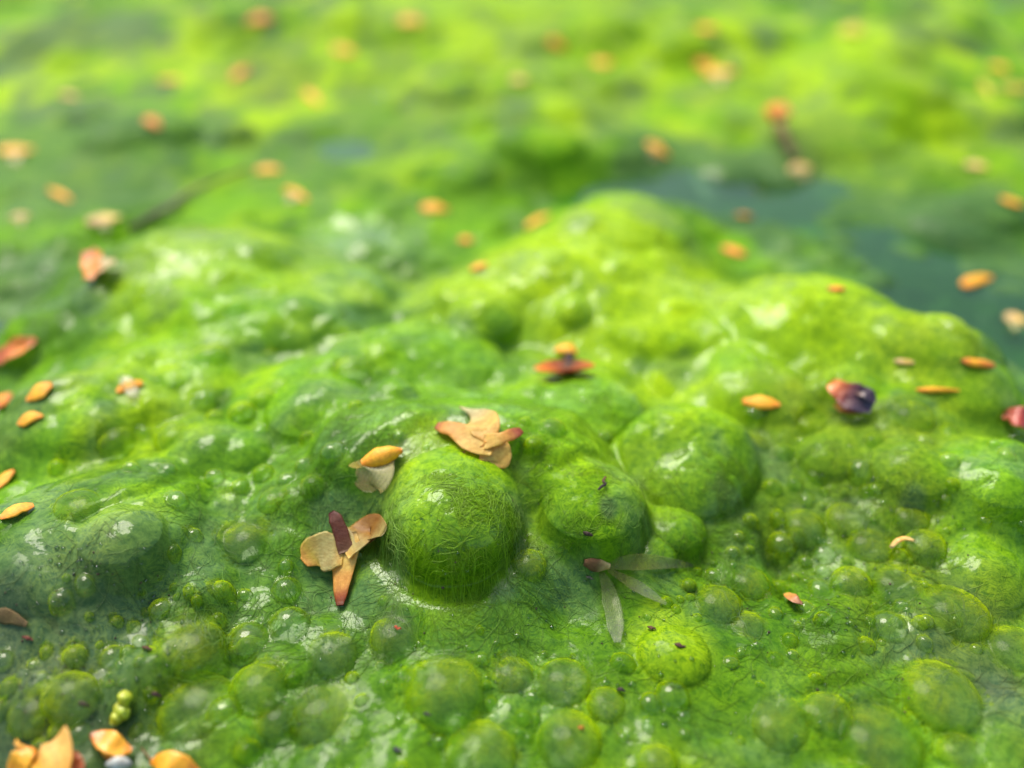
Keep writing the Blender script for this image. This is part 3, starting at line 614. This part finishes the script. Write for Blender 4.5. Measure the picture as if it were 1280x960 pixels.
# whole seeds, each placed by itself: px ends of the body, half width, colours, wings, label
def seed(u0, v0, u1, v1, wpx, lab, group, cols=(ORANGE, GOLD, GOLD, ORANGE), wings=0, lift=.14, wingcol=PALE):
    um, vm = (u0 + u1) / 2, (v0 + v1) / 2
    t = root('winged_seed' if wings else 'seed', um, vm, lab, 'seed', group)
    pth = px_path([(u0, v0, lift), (u1, v1, lift)]); sc = np.linalg.norm(pth[1] - pth[0])
    sd_ = int(u0 * 5 + v0 * 3) % 997; rs = random.Random(sd_)
    blade('body', t, [(u0, v0, lift), (um, vm + wpx * rs.uniform(-.45, .3), lift + .08), (u1, v1, lift)], [wpx * rs.uniform(.15, .5), wpx * rs.uniform(.6, 1), wpx, wpx * rs.uniform(.8, 1.05), wpx * rs.uniform(.45, .9), wpx * rs.uniform(.1, .4)], [.03, .045 * sc + .03, .045 * sc + .03, .03], cols, m_seed, 0, 0, sd_, 14, 10)
    dx, dy = u1 - u0, v1 - v0
    for k in range(wings):
        s = 1 if k == 0 else -1
        nx, ny = -dy * .55 * s, dx * .40 * s
        if abs(nx) + abs(ny) < 6: ny += 8 * s
        blade('wing', t, [(um - nx * .1, vm - ny * .1, .2), (um + nx * .5, vm + ny * .5, .25), (um + nx * 1.1, vm + ny * 1.1, .2)], [wpx * .9, wpx * 1.5, wpx * 1.3, wpx * .4], [.03, .03, .03], [TAN, wingcol, wingcol], m_wing, .2, .1, sd_ + k, 12, 10)
    return t
NEAR = 'bright seeds lying on the near algae'
seed(928, 501, 975, 506, 8.5, 'plump golden seed beside the dark red leaf fragment', NEAR)
seed(1145, 487, 1199, 488, 3.6, 'thin orange seed sliver seen edge-on on the right slope', NEAR)
seed(146, 490, 178, 478, 6.5, 'golden seed flanked by two pale wings on the left slope', NEAR, wings=2, wingcol=(.62, .60, .40))
seed(0, 648, 42, 631, 8.5, 'large bright orange seed at the left foot of the slope', NEAR)
seed(33, 500, 65, 480, 9, 'upper of two orange seeds lying side by side on grey muck', NEAR)
seed(22, 530, 54, 520, 8, 'lower of two orange seeds lying side by side on grey muck', NEAR)
seed(-6, 508, 15, 494, 8, 'rusty seed beside the two orange seeds on grey muck', NEAR, (RUST, ORANGE, ORANGE, RUST))
seed(-6, 612, 18, 588, 7, 'tilted orange seed upslope of the large bright orange seed', NEAR)
seed(1202, 451, 1243, 456, 6, 'brownish orange seed at the edge of the right ridge', NEAR, (RUST, GOLD, ORANGE, RUST))
seed(1203, 357, 1240, 346, 8.5, 'orange seed on the dark water behind the right ridge', NEAR)
OWN = {(370, 243): 'blurred orange seed with a tan wing behind the wet grey-blue hollow', (543, 260): 'plain orange seed in the hollow behind the small wet bubbles', (673, 276): 'long yellow-orange seed lodged against the back of the highest swelling',
       (598, 332): 'tiny orange seed on the near flank of the highest swelling', (918, 313): 'rusty seed between the highest swelling and the right ridge', (823, 186): 'tilted yellow-orange winged seed on dark water behind the highest swelling',
       (1000, 212): 'pale seed at the lower end of the brown twig stub', (75, 243): 'orange seed just behind the pale seeds by the dark twig', (25, 270): 'short pale winged seed away from the dark twig end', (130, 273): 'long pale winged seed touching the dark twig',
       (20, 186): 'long yellow seed with a pale wing on the far grey-green algae', (335, 212): 'orange seed at the thin end of the dark twig', (1265, 250): 'orange seed on the teal water behind the pale seed', (1270, 400): 'pale winged seed on dark water beside the right ridge',
       (930, 270): 'small rusty seed on the water just behind the right ridge', (1045, 360): 'rusty seed on top of the right ridge', (1130, 452): 'tan flat seed low on the near side of the right ridge', (582, 300): 'tiny rusty seed upslope of the tiny orange one',
       (1268, 108): 'largest bright yellow seed of the far yellow cluster', (1065, 38): 'lone bright yellow seed on the far lime algae', (190, 153): 'rusty seed touching a small round far green lump'}
FAR = 'orange seeds scattered on the far algae'
FL = 'small orange seed lying on the far blurred algae'
for u, v, L_, w_, a, wg, cc in [
        (370, 243, 30, 9, .5, 1, 0), (543, 260, 34, 9, .1, 0, 0), (673, 276, 34, 8, -.5, 0, 1), (598, 332, 20, 7, -.3, 0, 0), (918, 313, 30, 10, .4, 0, 2), (823, 186, 32, 10, .6, 1, 1),
        (1000, 212, 28, 11, -.2, 1, 3), (75, 243, 30, 9, .5, 0, 0), (25, 270, 26, 7, -.1, 1, 3), (130, 273, 44, 8, -.1, 1, 3), (20, 186, 44, 10, 0, 1, 1), (335, 212, 30, 7, 0, 0, 0), (1265, 250, 26, 9, .3, 0, 0),
        (390, 121, 24, 9, .8, 0, 0), (190, 153, 22, 10, .6, 0, 2), (900, 89, 40, 9, 0, 1, 1), (695, 57, 24, 10, .4, 0, 0), (1065, 38, 30, 10, .1, 0, 4), (300, 92, 26, 9, -.7, 0, 2), (212, 100, 28, 8, 0, 0, 1),
        (513, 28, 28, 9, 0, 0, 1), (430, 62, 28, 9, .2, 0, 0), (752, 77, 26, 9, 0, 0, 1), (885, 37, 24, 8, 0, 0, 0), (325, 25, 32, 9, -.2, 0, 2), (880, 80, 24, 8, .2, 0, 0), (930, 270, 24, 6, .1, 0, 2), (1045, 360, 22, 5, 0, 0, 2),
        (1130, 452, 26, 5, .1, 0, 3), (1270, 400, 30, 9, .2, 1, 3), (1220, 205, 26, 8, .1, 0, 3), (582, 300, 18, 6, 0, 0, 2), (1232, 112, 24, 10, 1.0, 0, 4), (1248, 85, 22, 9, .3, 0, 1), (1268, 108, 44, 14, 0, 0, 4), (85, 120, 24, 8, .2, 0, 3), (648, 98, 20, 7, 0, 0, 3)]:
    cols = [(ORANGE, GOLD, GOLD, ORANGE), (GOLD, (.92, .45, .015), (.92, .45, .015), GOLD), (RUST, ORANGE, ORANGE, RUST), (TAN, (.62, .40, .16), CREAM, TAN), (YELG, (.6, .5, .01), (.6, .5, .01), YELG)][cc]
    lb = [FL, FL, FL, 'small pale tan seed lying on the far blurred algae', 'bright yellow seed lying on the far blurred algae'][cc]
    gp = [FAR, FAR, FAR, 'pale tan seeds scattered on the far algae', 'bright yellow seeds on the far algae'][cc]
    dx, dy = math.cos(a) * L_ / 2, math.sin(a) * L_ / 2
    if (u, v) in OWN: lb = OWN[(u, v)]
    seed(u - dx, v - dy, u + dx, v + dy, w_ * .72, lb, gp, cols, wg)

# dead leaves along the left and lower edge
t = root('dead_leaf', 60, 950, 'crumpled orange-brown dead leaf on dark muck', 'leaf', 'dead leaves')
blade('leaf_blade', t, [(25, 985, .4), (50, 962, 1.0), (60, 945, 1.2), (62, 928, .6)], [22, 40, 38, 30, 10], [.08, .1, .08], [ORANGE, GOLD, PEACH, TAN], m_leaf, .3, .6, 31, 28, 20)
blade('leaf_fold', t, [(20, 975, .9), (30, 950, 1.4), (42, 935, 1.3)], [10, 14, 12, 4], [.1, .15, .08], [ORANGE, GOLD, ORANGE], m_leaf, .4, .2, 32)
blade('leaf_fold', t, [(95, 975, .9), (92, 955, 1.2), (84, 938, .9)], [12, 15, 12, 4], [.1, .15, .08], [MAROON, RUST, (.3, .1, .03)], m_leaf, .4, .2, 33)
t = root('dead_leaf', 140, 935, 'notched orange petal-like leaf with dark stalk end', 'leaf', 'dead leaves')
blade('leaf_blade', t, [(113, 917, .4), (128, 924, .6), (146, 934, .6), (164, 938, .4)], [3, 10, 15, 16, 12, 4], [.06, .1, .06], [BROWN, ORANGE, GOLD, GOLD, ORANGE], m_leaf, .3, .15, 34)
blade('leaf_blade', t, [(128, 926, .3), (136, 940, .4), (142, 952, .3)], [6, 9, 8, 3], [.06, .08, .06], [ORANGE, GOLD, ORANGE], m_leaf, .3, .1, 35)
t = root('dead_leaf', 215, 958, 'smooth bright orange leaf with a thin dark stalk', 'leaf', 'dead leaves')
blade('leaf_blade', t, [(188, 952, .4), (205, 953, .7), (225, 957, .7), (245, 968, .4)], [4, 12, 16, 15, 8], [.06, .1, .06], [ORANGE, GOLD, GOLD, ORANGE], m_leaf, .2, .1, 36)
blade('stalk', t, [(190, 952, .3), (183, 943, .4), (177, 935, .3)], [2, 1.6, 1.2], [.06, .06, .05], [BROWN, BROWN, BROWN], m_dark, 0, 0, 37, 10, 8)
blade('dead_leaf', None, [(-14, 452, .4), (5, 443, .7), (25, 434, .8), (44, 423, .5)], [5, 10, 12, 10, 3], [.06, .1, .06], [RUST, (.6, .12, .02), ORANGE, RUST], m_leaf, .3, .3, 38, lab='red-orange pointed leaf on grey muck upslope of the orange seeds', cat='leaf', group='dead leaves')
t = root('dead_leaf', 118, 335, 'orange and tan blurred leaf scrap behind the left swelling', 'leaf', 'dead leaves')
blade('leaf_blade', t, [(112, 314, .8), (116, 328, .8), (112, 350, .5)], [8, 13, 14, 6], [.06, .1, .06], [RUST, ORANGE, ORANGE], m_leaf, .3, .4, 39)
blade('leaf_blade', t, [(118, 340, .6), (130, 332, .8), (142, 324, .6)], [8, 12, 10, 3], [.06, .1, .06], [ORANGE, TAN, TAN], m_leaf, .3, .4, 40)
blade('dead_leaf', None, [(1258, 518, .6), (1272, 524, .7), (1295, 534, .5)], [6, 11, 13, 8], [.06, .1, .06], [RUST, (.4, .04, .02), PLUM], m_leaf, .3, .4, 41, lab='dark red leaf tip above the yellow-green bubble', cat='leaf', group='dead leaves')
t = root('green_sprout', 153, 887, 'bright yellow-green sprout with three bulging lobes', 'plant')
blade('lobe', t, [(160, 864, .5), (156, 873, .6), (152, 884, .5)], [5, 9, 7, 6], [.2, .4, .2], [YELG, (.5, .62, .02), YELG], m_leaf, 0, .05, 42)
blade('lobe', t, [(147, 880, .4), (154, 890, .5), (162, 888, .4)], [6, 11, 10, 3], [.2, .4, .2], [YELG, (.42, .56, .02), YELG], m_leaf, 0, .05, 43)
blade('lobe', t, [(152, 890, .4), (146, 898, .4), (141, 906, .35)], [8, 8, 7, 4], [.2, .35, .2], [YELG, (.5, .56, .02), YELG], m_leaf, 0, .05, 44)
blade('pebble', None, [(138, 958, .4), (150, 955, .6), (162, 957, .4)], [4, 9, 9, 4], [.3, .5, .3], [(.35, .38, .36), (.5, .53, .5), (.4, .42, .4)], m_dark, 0, .05, 45, lab='small pale grey lump between two orange leaves', cat='pebble')
blade('leaf_flake', None, [(984, 743, .35), (991, 748, .45), (1003, 755, .3)], [4, 7, 6, 2], [.05, .07, .05], [PEACH, (.5, .2, .07), BROWN], m_leaf, .2, .1, 46, lab='small orange triangular flake at the end of a dark groove', cat='leaf')
blade('twig', None, [(160, 286, .5), (200, 266, .6), (240, 240, .6), (310, 212, .5)], [2, 3, 2.5, 1.5], [.25, .3, .25, .2], [(.08, .07, .05), (.10, .08, .05), (.14, .11, .06), (.20, .16, .06)], m_dark, 0, .3, 47, lab='dark blurred twig lying behind the left swelling', cat='twig')
t = root('twig', 985, 165, 'short brown twig stub with a rusty orange end', 'twig')
blade('stem', t, [(972, 150, 2.0), (980, 170, 1.6), (995, 195, .8)], [6, 6, 5, 5], [.6, .6, .5], [(.22, .11, .03), (.14, .09, .03), (.10, .10, .03)], m_dark, 0, .3, 48)
blade('orange_end', t, [(960, 138, 2.4), (972, 140, 2.6), (986, 145, 2.4)], [5, 11, 12, 5], [.5, .8, .5], [RUST, ORANGE, PEACH], m_seed, 0, .2, 49)
blade('tan_thread', None, [(1114, 684, .35), (1122, 676, .45), (1132, 673, .45), (1143, 676, .35)], [1.5, 2.4, 2.0, 1.0], [.06, .09, .06], [TAN, PEACH, TAN], m_leaf, 0, 0, 50, lab='curled tan thread among the yellow-green bubbles', cat='thread')
t = root('black_squiggle', 753, 604, 'thin black squiggle of debris on the smooth lime bubble', 'plant debris')
blade('strand', t, [(757, 596, .15), (754, 601, .2), (757, 605, .2), (752, 608, .2), (748, 612, .15)], [1.2, 1.8, 1.4, 2.0, 1.4], [.05, .07, .05], [BROWN, (.02, .012, .01), (.02, .012, .01)], m_dark, 0, 0, 51, 18, 8)
for u, v, r, lab, c_ in [(735, 667, 6, 'dark brown seed speck at the edge of the small pale bubble', (.03, .015, .01)), (580, 567, 5, 'tiny reddish crumb under the cream scale', (.2, .06, .03)), (735, 706, 4, 'dark crumb at the hub of the see-through blades', (.03, .02, .02)),
                         (35, 798, 6, 'maroon crumb beside the brown patch', (.12, .03, .015)), (12, 772, 22, 'brown rotten clump on the left slope', (.09, .06, .015)), (737, 722, 4, 'grey crumb below the brown hub', (.08, .08, .05)),
                         (535, 893, 5, 'dark crumb on the lower green film', (.03, .03, .03)), (497, 937, 6, 'black crumb low on the green film', (.03, .03, .04)), (184, 810, 6, 'maroon flake on the speckled slope', (.07, .03, .015)),
                         (815, 785, 5, 'brown pit crumb on the pitted lime bubble', (.06, .03, .01)), (850, 806, 6, 'dark brown crumb at the edge of the pitted lime bubble', (.05, .02, .01)), (195, 868, 7, 'dark maroon flake beside the arched wide bubble', (.06, .03, .02)),
                         (105, 880, 7, 'purple-grey flake upslope of the green sprout', (.07, .05, .03)), (776, 862, 5, 'black crumb beside the lime cap', (.03, .02, .015)), (727, 910, 4, 'orange fleck on the round veiled bubble', (.4, .12, .02)), (497, 785, 4, 'red fleck on the low veiled bubble', (.35, .06, .02))]:
    blade('debris_crumb', None, [(u - r, v - r * .3, .1), (u, v, .2), (u + r, v + r * .4, .1)], [r * .2, r * .5, r * .35, r * .15], [.03, .06, .03], [c_, tuple(q * 1.4 for q in c_), c_], m_dark, 0, .12, u, 10, 8, lab, 'debris', 'crumbs of debris on the algae')
# ---------------------------------------------------------------- threads of algae lying on everything
def dome_strands(key, n, seg, steplen):
    """strand paths that hug a round bubble's flank"""
    c0, r0, h0 = DOMES[key]; sc = np.array([r0, r0, h0])
    th = np.arccos(rng.uniform(-.02, .98, n)); a = rng.uniform(0, 2 * math.pi, n)
    P = np.stack([np.sin(th) * np.cos(a), np.sin(th) * np.sin(a), np.cos(th)], -1)
    keep = fbm(P[:, 0] * 2.6 + key, P[:, 2] * 2.6 + P[:, 1], 7, 3) + rng.normal(0, .12, n) > .02; P = P[keep]; a = a[keep]; n = len(P)   # nets in patches
    D = rng.normal(0, 1, (n, 3)) + np.array([.6, .2, .9]); tw = rng.normal(0, .16, n); out = []
    for s_ in range(seg + 1):
        D = D - P * (D * P).sum(1)[:, None]; D /= np.linalg.norm(D, axis=1)[:, None] + 1e-9
        q_ = P.copy()
        if key == 567: q_[:, :2] *= undercut(P[:, 2], P[:, 1])[:, None]
        out.append(c0 + q_ * sc * (1.012 + .012 * math.sin(math.pi * s_ / seg)) )
        P = P + D * steplen / r0; P /= np.linalg.norm(P, axis=1)[:, None]
        D = D + np.cross(P, D) * (tw + .2 * np.sin(s_ * 1.1 + a * 9))[:, None]
    return np.stack(out, 1)
def threads(name, n, spots, m, wmm, seg, steplen, lift, label, bright, domes=()):
    P = []
    for u, v, rp, share in spots:
        p, t = hit(S, u, v); r = rp * t / FPX; k = int(n * share)
        a = rng.uniform(0, 2 * math.pi, k); q = np.sqrt(rng.uniform(0, 1, k)) * r
        P.append(np.stack([p[0] + q * np.cos(a), p[1] + q * np.sin(a) * 1.3], -1))
    P = np.vstack(P); M = len(P)
    ang = 2.6 * math.pi * vn(P[:, 0] / 3.5, P[:, 1] / 3.5, 90) + rng.normal(0, .55, M); turn = rng.normal(0, .10, M)
    pts = []; x, y = P[:, 0].copy(), P[:, 1].copy(); zl = None
    lf = rng.uniform(.3, 1.0, M) * lift; ph = rng.uniform(0, 6, M)
    for s in range(seg + 1):
        z = np.maximum(bil(S, x, y), 0) + lf * (0.25 + math.sin(math.pi * s / seg))
        pts.append(np.stack([x, y, z], -1))
        x = x + np.cos(ang) * steplen; y = y + np.sin(ang) * steplen; ang = ang + turn + .25 * np.sin(s * .9 + ph)
    C = np.stack(pts, 1)
    ex_ = [dome_strands(k_, n_, seg, steplen) for k_, n_ in domes]; C = np.concatenate([C] + ex_); M = len(C)
    T = np.gradient(C, axis=1)
    sd_ = np.cross(T, np.array([0, 0, 1.0])); sd_ /= np.linalg.norm(sd_, axis=2)[..., None] + 1e-9
    wd = (rng.uniform(.5, 1.2, M)[:, None] * wmm * np.sin(np.linspace(.15, math.pi - .15, seg + 1))[None, :])[..., None]
    V = np.stack([C - sd_ * wd, C + np.array([0, 0, 1]) * wd * .6, C + sd_ * wd], 2)          # M, seg+1, 3, 3
    base = (np.arange(M) * (seg + 1) * 3)[:, None, None] + (np.arange(seg) * 3)[None, :, None]
    F = []
    for c0 in (0, 1): F.append(np.stack([base + c0, base + c0 + 1, base + c0 + 4, base + c0 + 3], -1))
    F = np.concatenate([f.reshape(-1, 4) for f in F])
    cols = tint(C[..., 0].ravel(), C[..., 1].ravel()); cols = cols * bright * np.repeat(rng.uniform(.75, 1.5, M), seg + 1)[:, None]
    cols = np.repeat(cols, 3, 0).clip(.004, .8)
    ob = mesh_np(name, V.reshape(-1, 3), F, m, cols, np.zeros(len(cols)))
    tag(ob, label, 'algae', kind='stuff'); return ob
m_thread, N, L, o = mat('algae_thread')
at = N('Attribute', attribute_name='col'); p = N('BsdfPrincipled'); L(at.outputs['Color'], p.inputs['Base Color']); p.inputs['Roughness'].default_value = .4
p.inputs['Specular IOR Level'].default_value = .2
tl = N('BsdfTranslucent'); L(at.outputs['Color'], tl.inputs[0]); mx = N('MixShader', Fac=.4); L(p.outputs[0], mx.inputs[1]); L(tl.outputs[0], mx.inputs[2]); L(mx.outputs[0], o.inputs[0])
threads('algae_threads', 5500, [(567, 640, 110, .16), (860, 560, 100, .16), (745, 560, 120, .10), (560, 540, 150, .10), (400, 620, 160, .10), (250, 700, 200, .08), (1000, 620, 160, .10), (1120, 740, 200, .08), (600, 850, 260, .07), (900, 800, 200, .05)],
        m_thread, .015, 15, .17, .04, 'fine tangled green threads clinging to the bubbles and the sheet', np.array([1.1, 1.05, 1.0]), ((567, 800), (860, 800), (742, 80)))

# ---------------------------------------------------------------- specks and pinpoint beads too small to count
def specks(name, n, spots, rmin, rmax, m, col, label, cat):
    ico = np.array([(0, 0, 1), (0.9, 0, .45), (.28, .85, .45), (-.72, .53, .45), (-.72, -.53, .45), (.28, -.85, .45), (.72, .53, -.3), (-.28, .85, -.3), (-.9, 0, -.3), (-.28, -.85, -.3), (.72, -.53, -.3)])
    fc = [(0, 1, 2), (0, 2, 3), (0, 3, 4), (0, 4, 5), (0, 5, 1), (1, 6, 2), (2, 7, 3), (3, 8, 4), (4, 9, 5), (5, 10, 1), (2, 6, 7), (3, 7, 8), (4, 8, 9), (5, 9, 10), (1, 10, 6)]
    Vs, Fs, Cs = [], [], []
    for u, v, rp, share in spots:
        for k in range(int(n * share)):
            a = random.uniform(0, 6.28); q = math.sqrt(random.random()) * rp
            p, t = hit(S, u + q * math.cos(a), v + q * math.sin(a) * .8); r = random.uniform(rmin, rmax) * random.uniform(.5, 1)
            Fs.append(np.array(fc) + 11 * len(Vs)); Vs.append(p + ico * r * np.array([random.uniform(.7, 1.3), random.uniform(.7, 1.3), .8]) + np.array([0, 0, r * .3]))
            Cs.append(np.tile(np.array(col) * random.uniform(.5, 1.5), (11, 1)))
    ob = mesh_np(name, np.vstack(Vs), np.vstack(Fs), m, np.vstack(Cs), np.zeros(11 * len(Vs))); tag(ob, label, cat, kind='stuff'); return ob
m_bead, N, L, o = mat('pinpoint_bead')
gl = N('BsdfGlossy', Roughness=.05); tr = N('BsdfTransparent'); tr.inputs[0].default_value = (.85, .95, .85, 1); fr = N('Fresnel', IOR=1.6)
mx = N('MixShader'); L(fr.outputs[0], mx.inputs[0]); L(tr.outputs[0], mx.inputs[1]); L(gl.outputs[0], mx.inputs[2]); L(mx.outputs[0], o.inputs[0])
specks('pinpoint_beads', 700, [(110, 790, 150, .4), (1080, 690, 140, .2), (600, 840, 260, .25), (950, 820, 200, .15)], .05, .13, m_bead, (.5, .6, .5), 'pinpoint gas beads dotting the wet algae', 'bubbles')
specks('debris_specks', 200, [(110, 800, 150, .35), (640, 600, 300, .2), (1100, 750, 200, .2), (60, 480, 120, .15), (600, 860, 300, .1)], .03, .09, m_dark, (.05, .035, .015), 'dark specks of debris dusted over the algae', 'debris')

for ob in scene.objects:
    if '_o' in ob: del ob['_o']
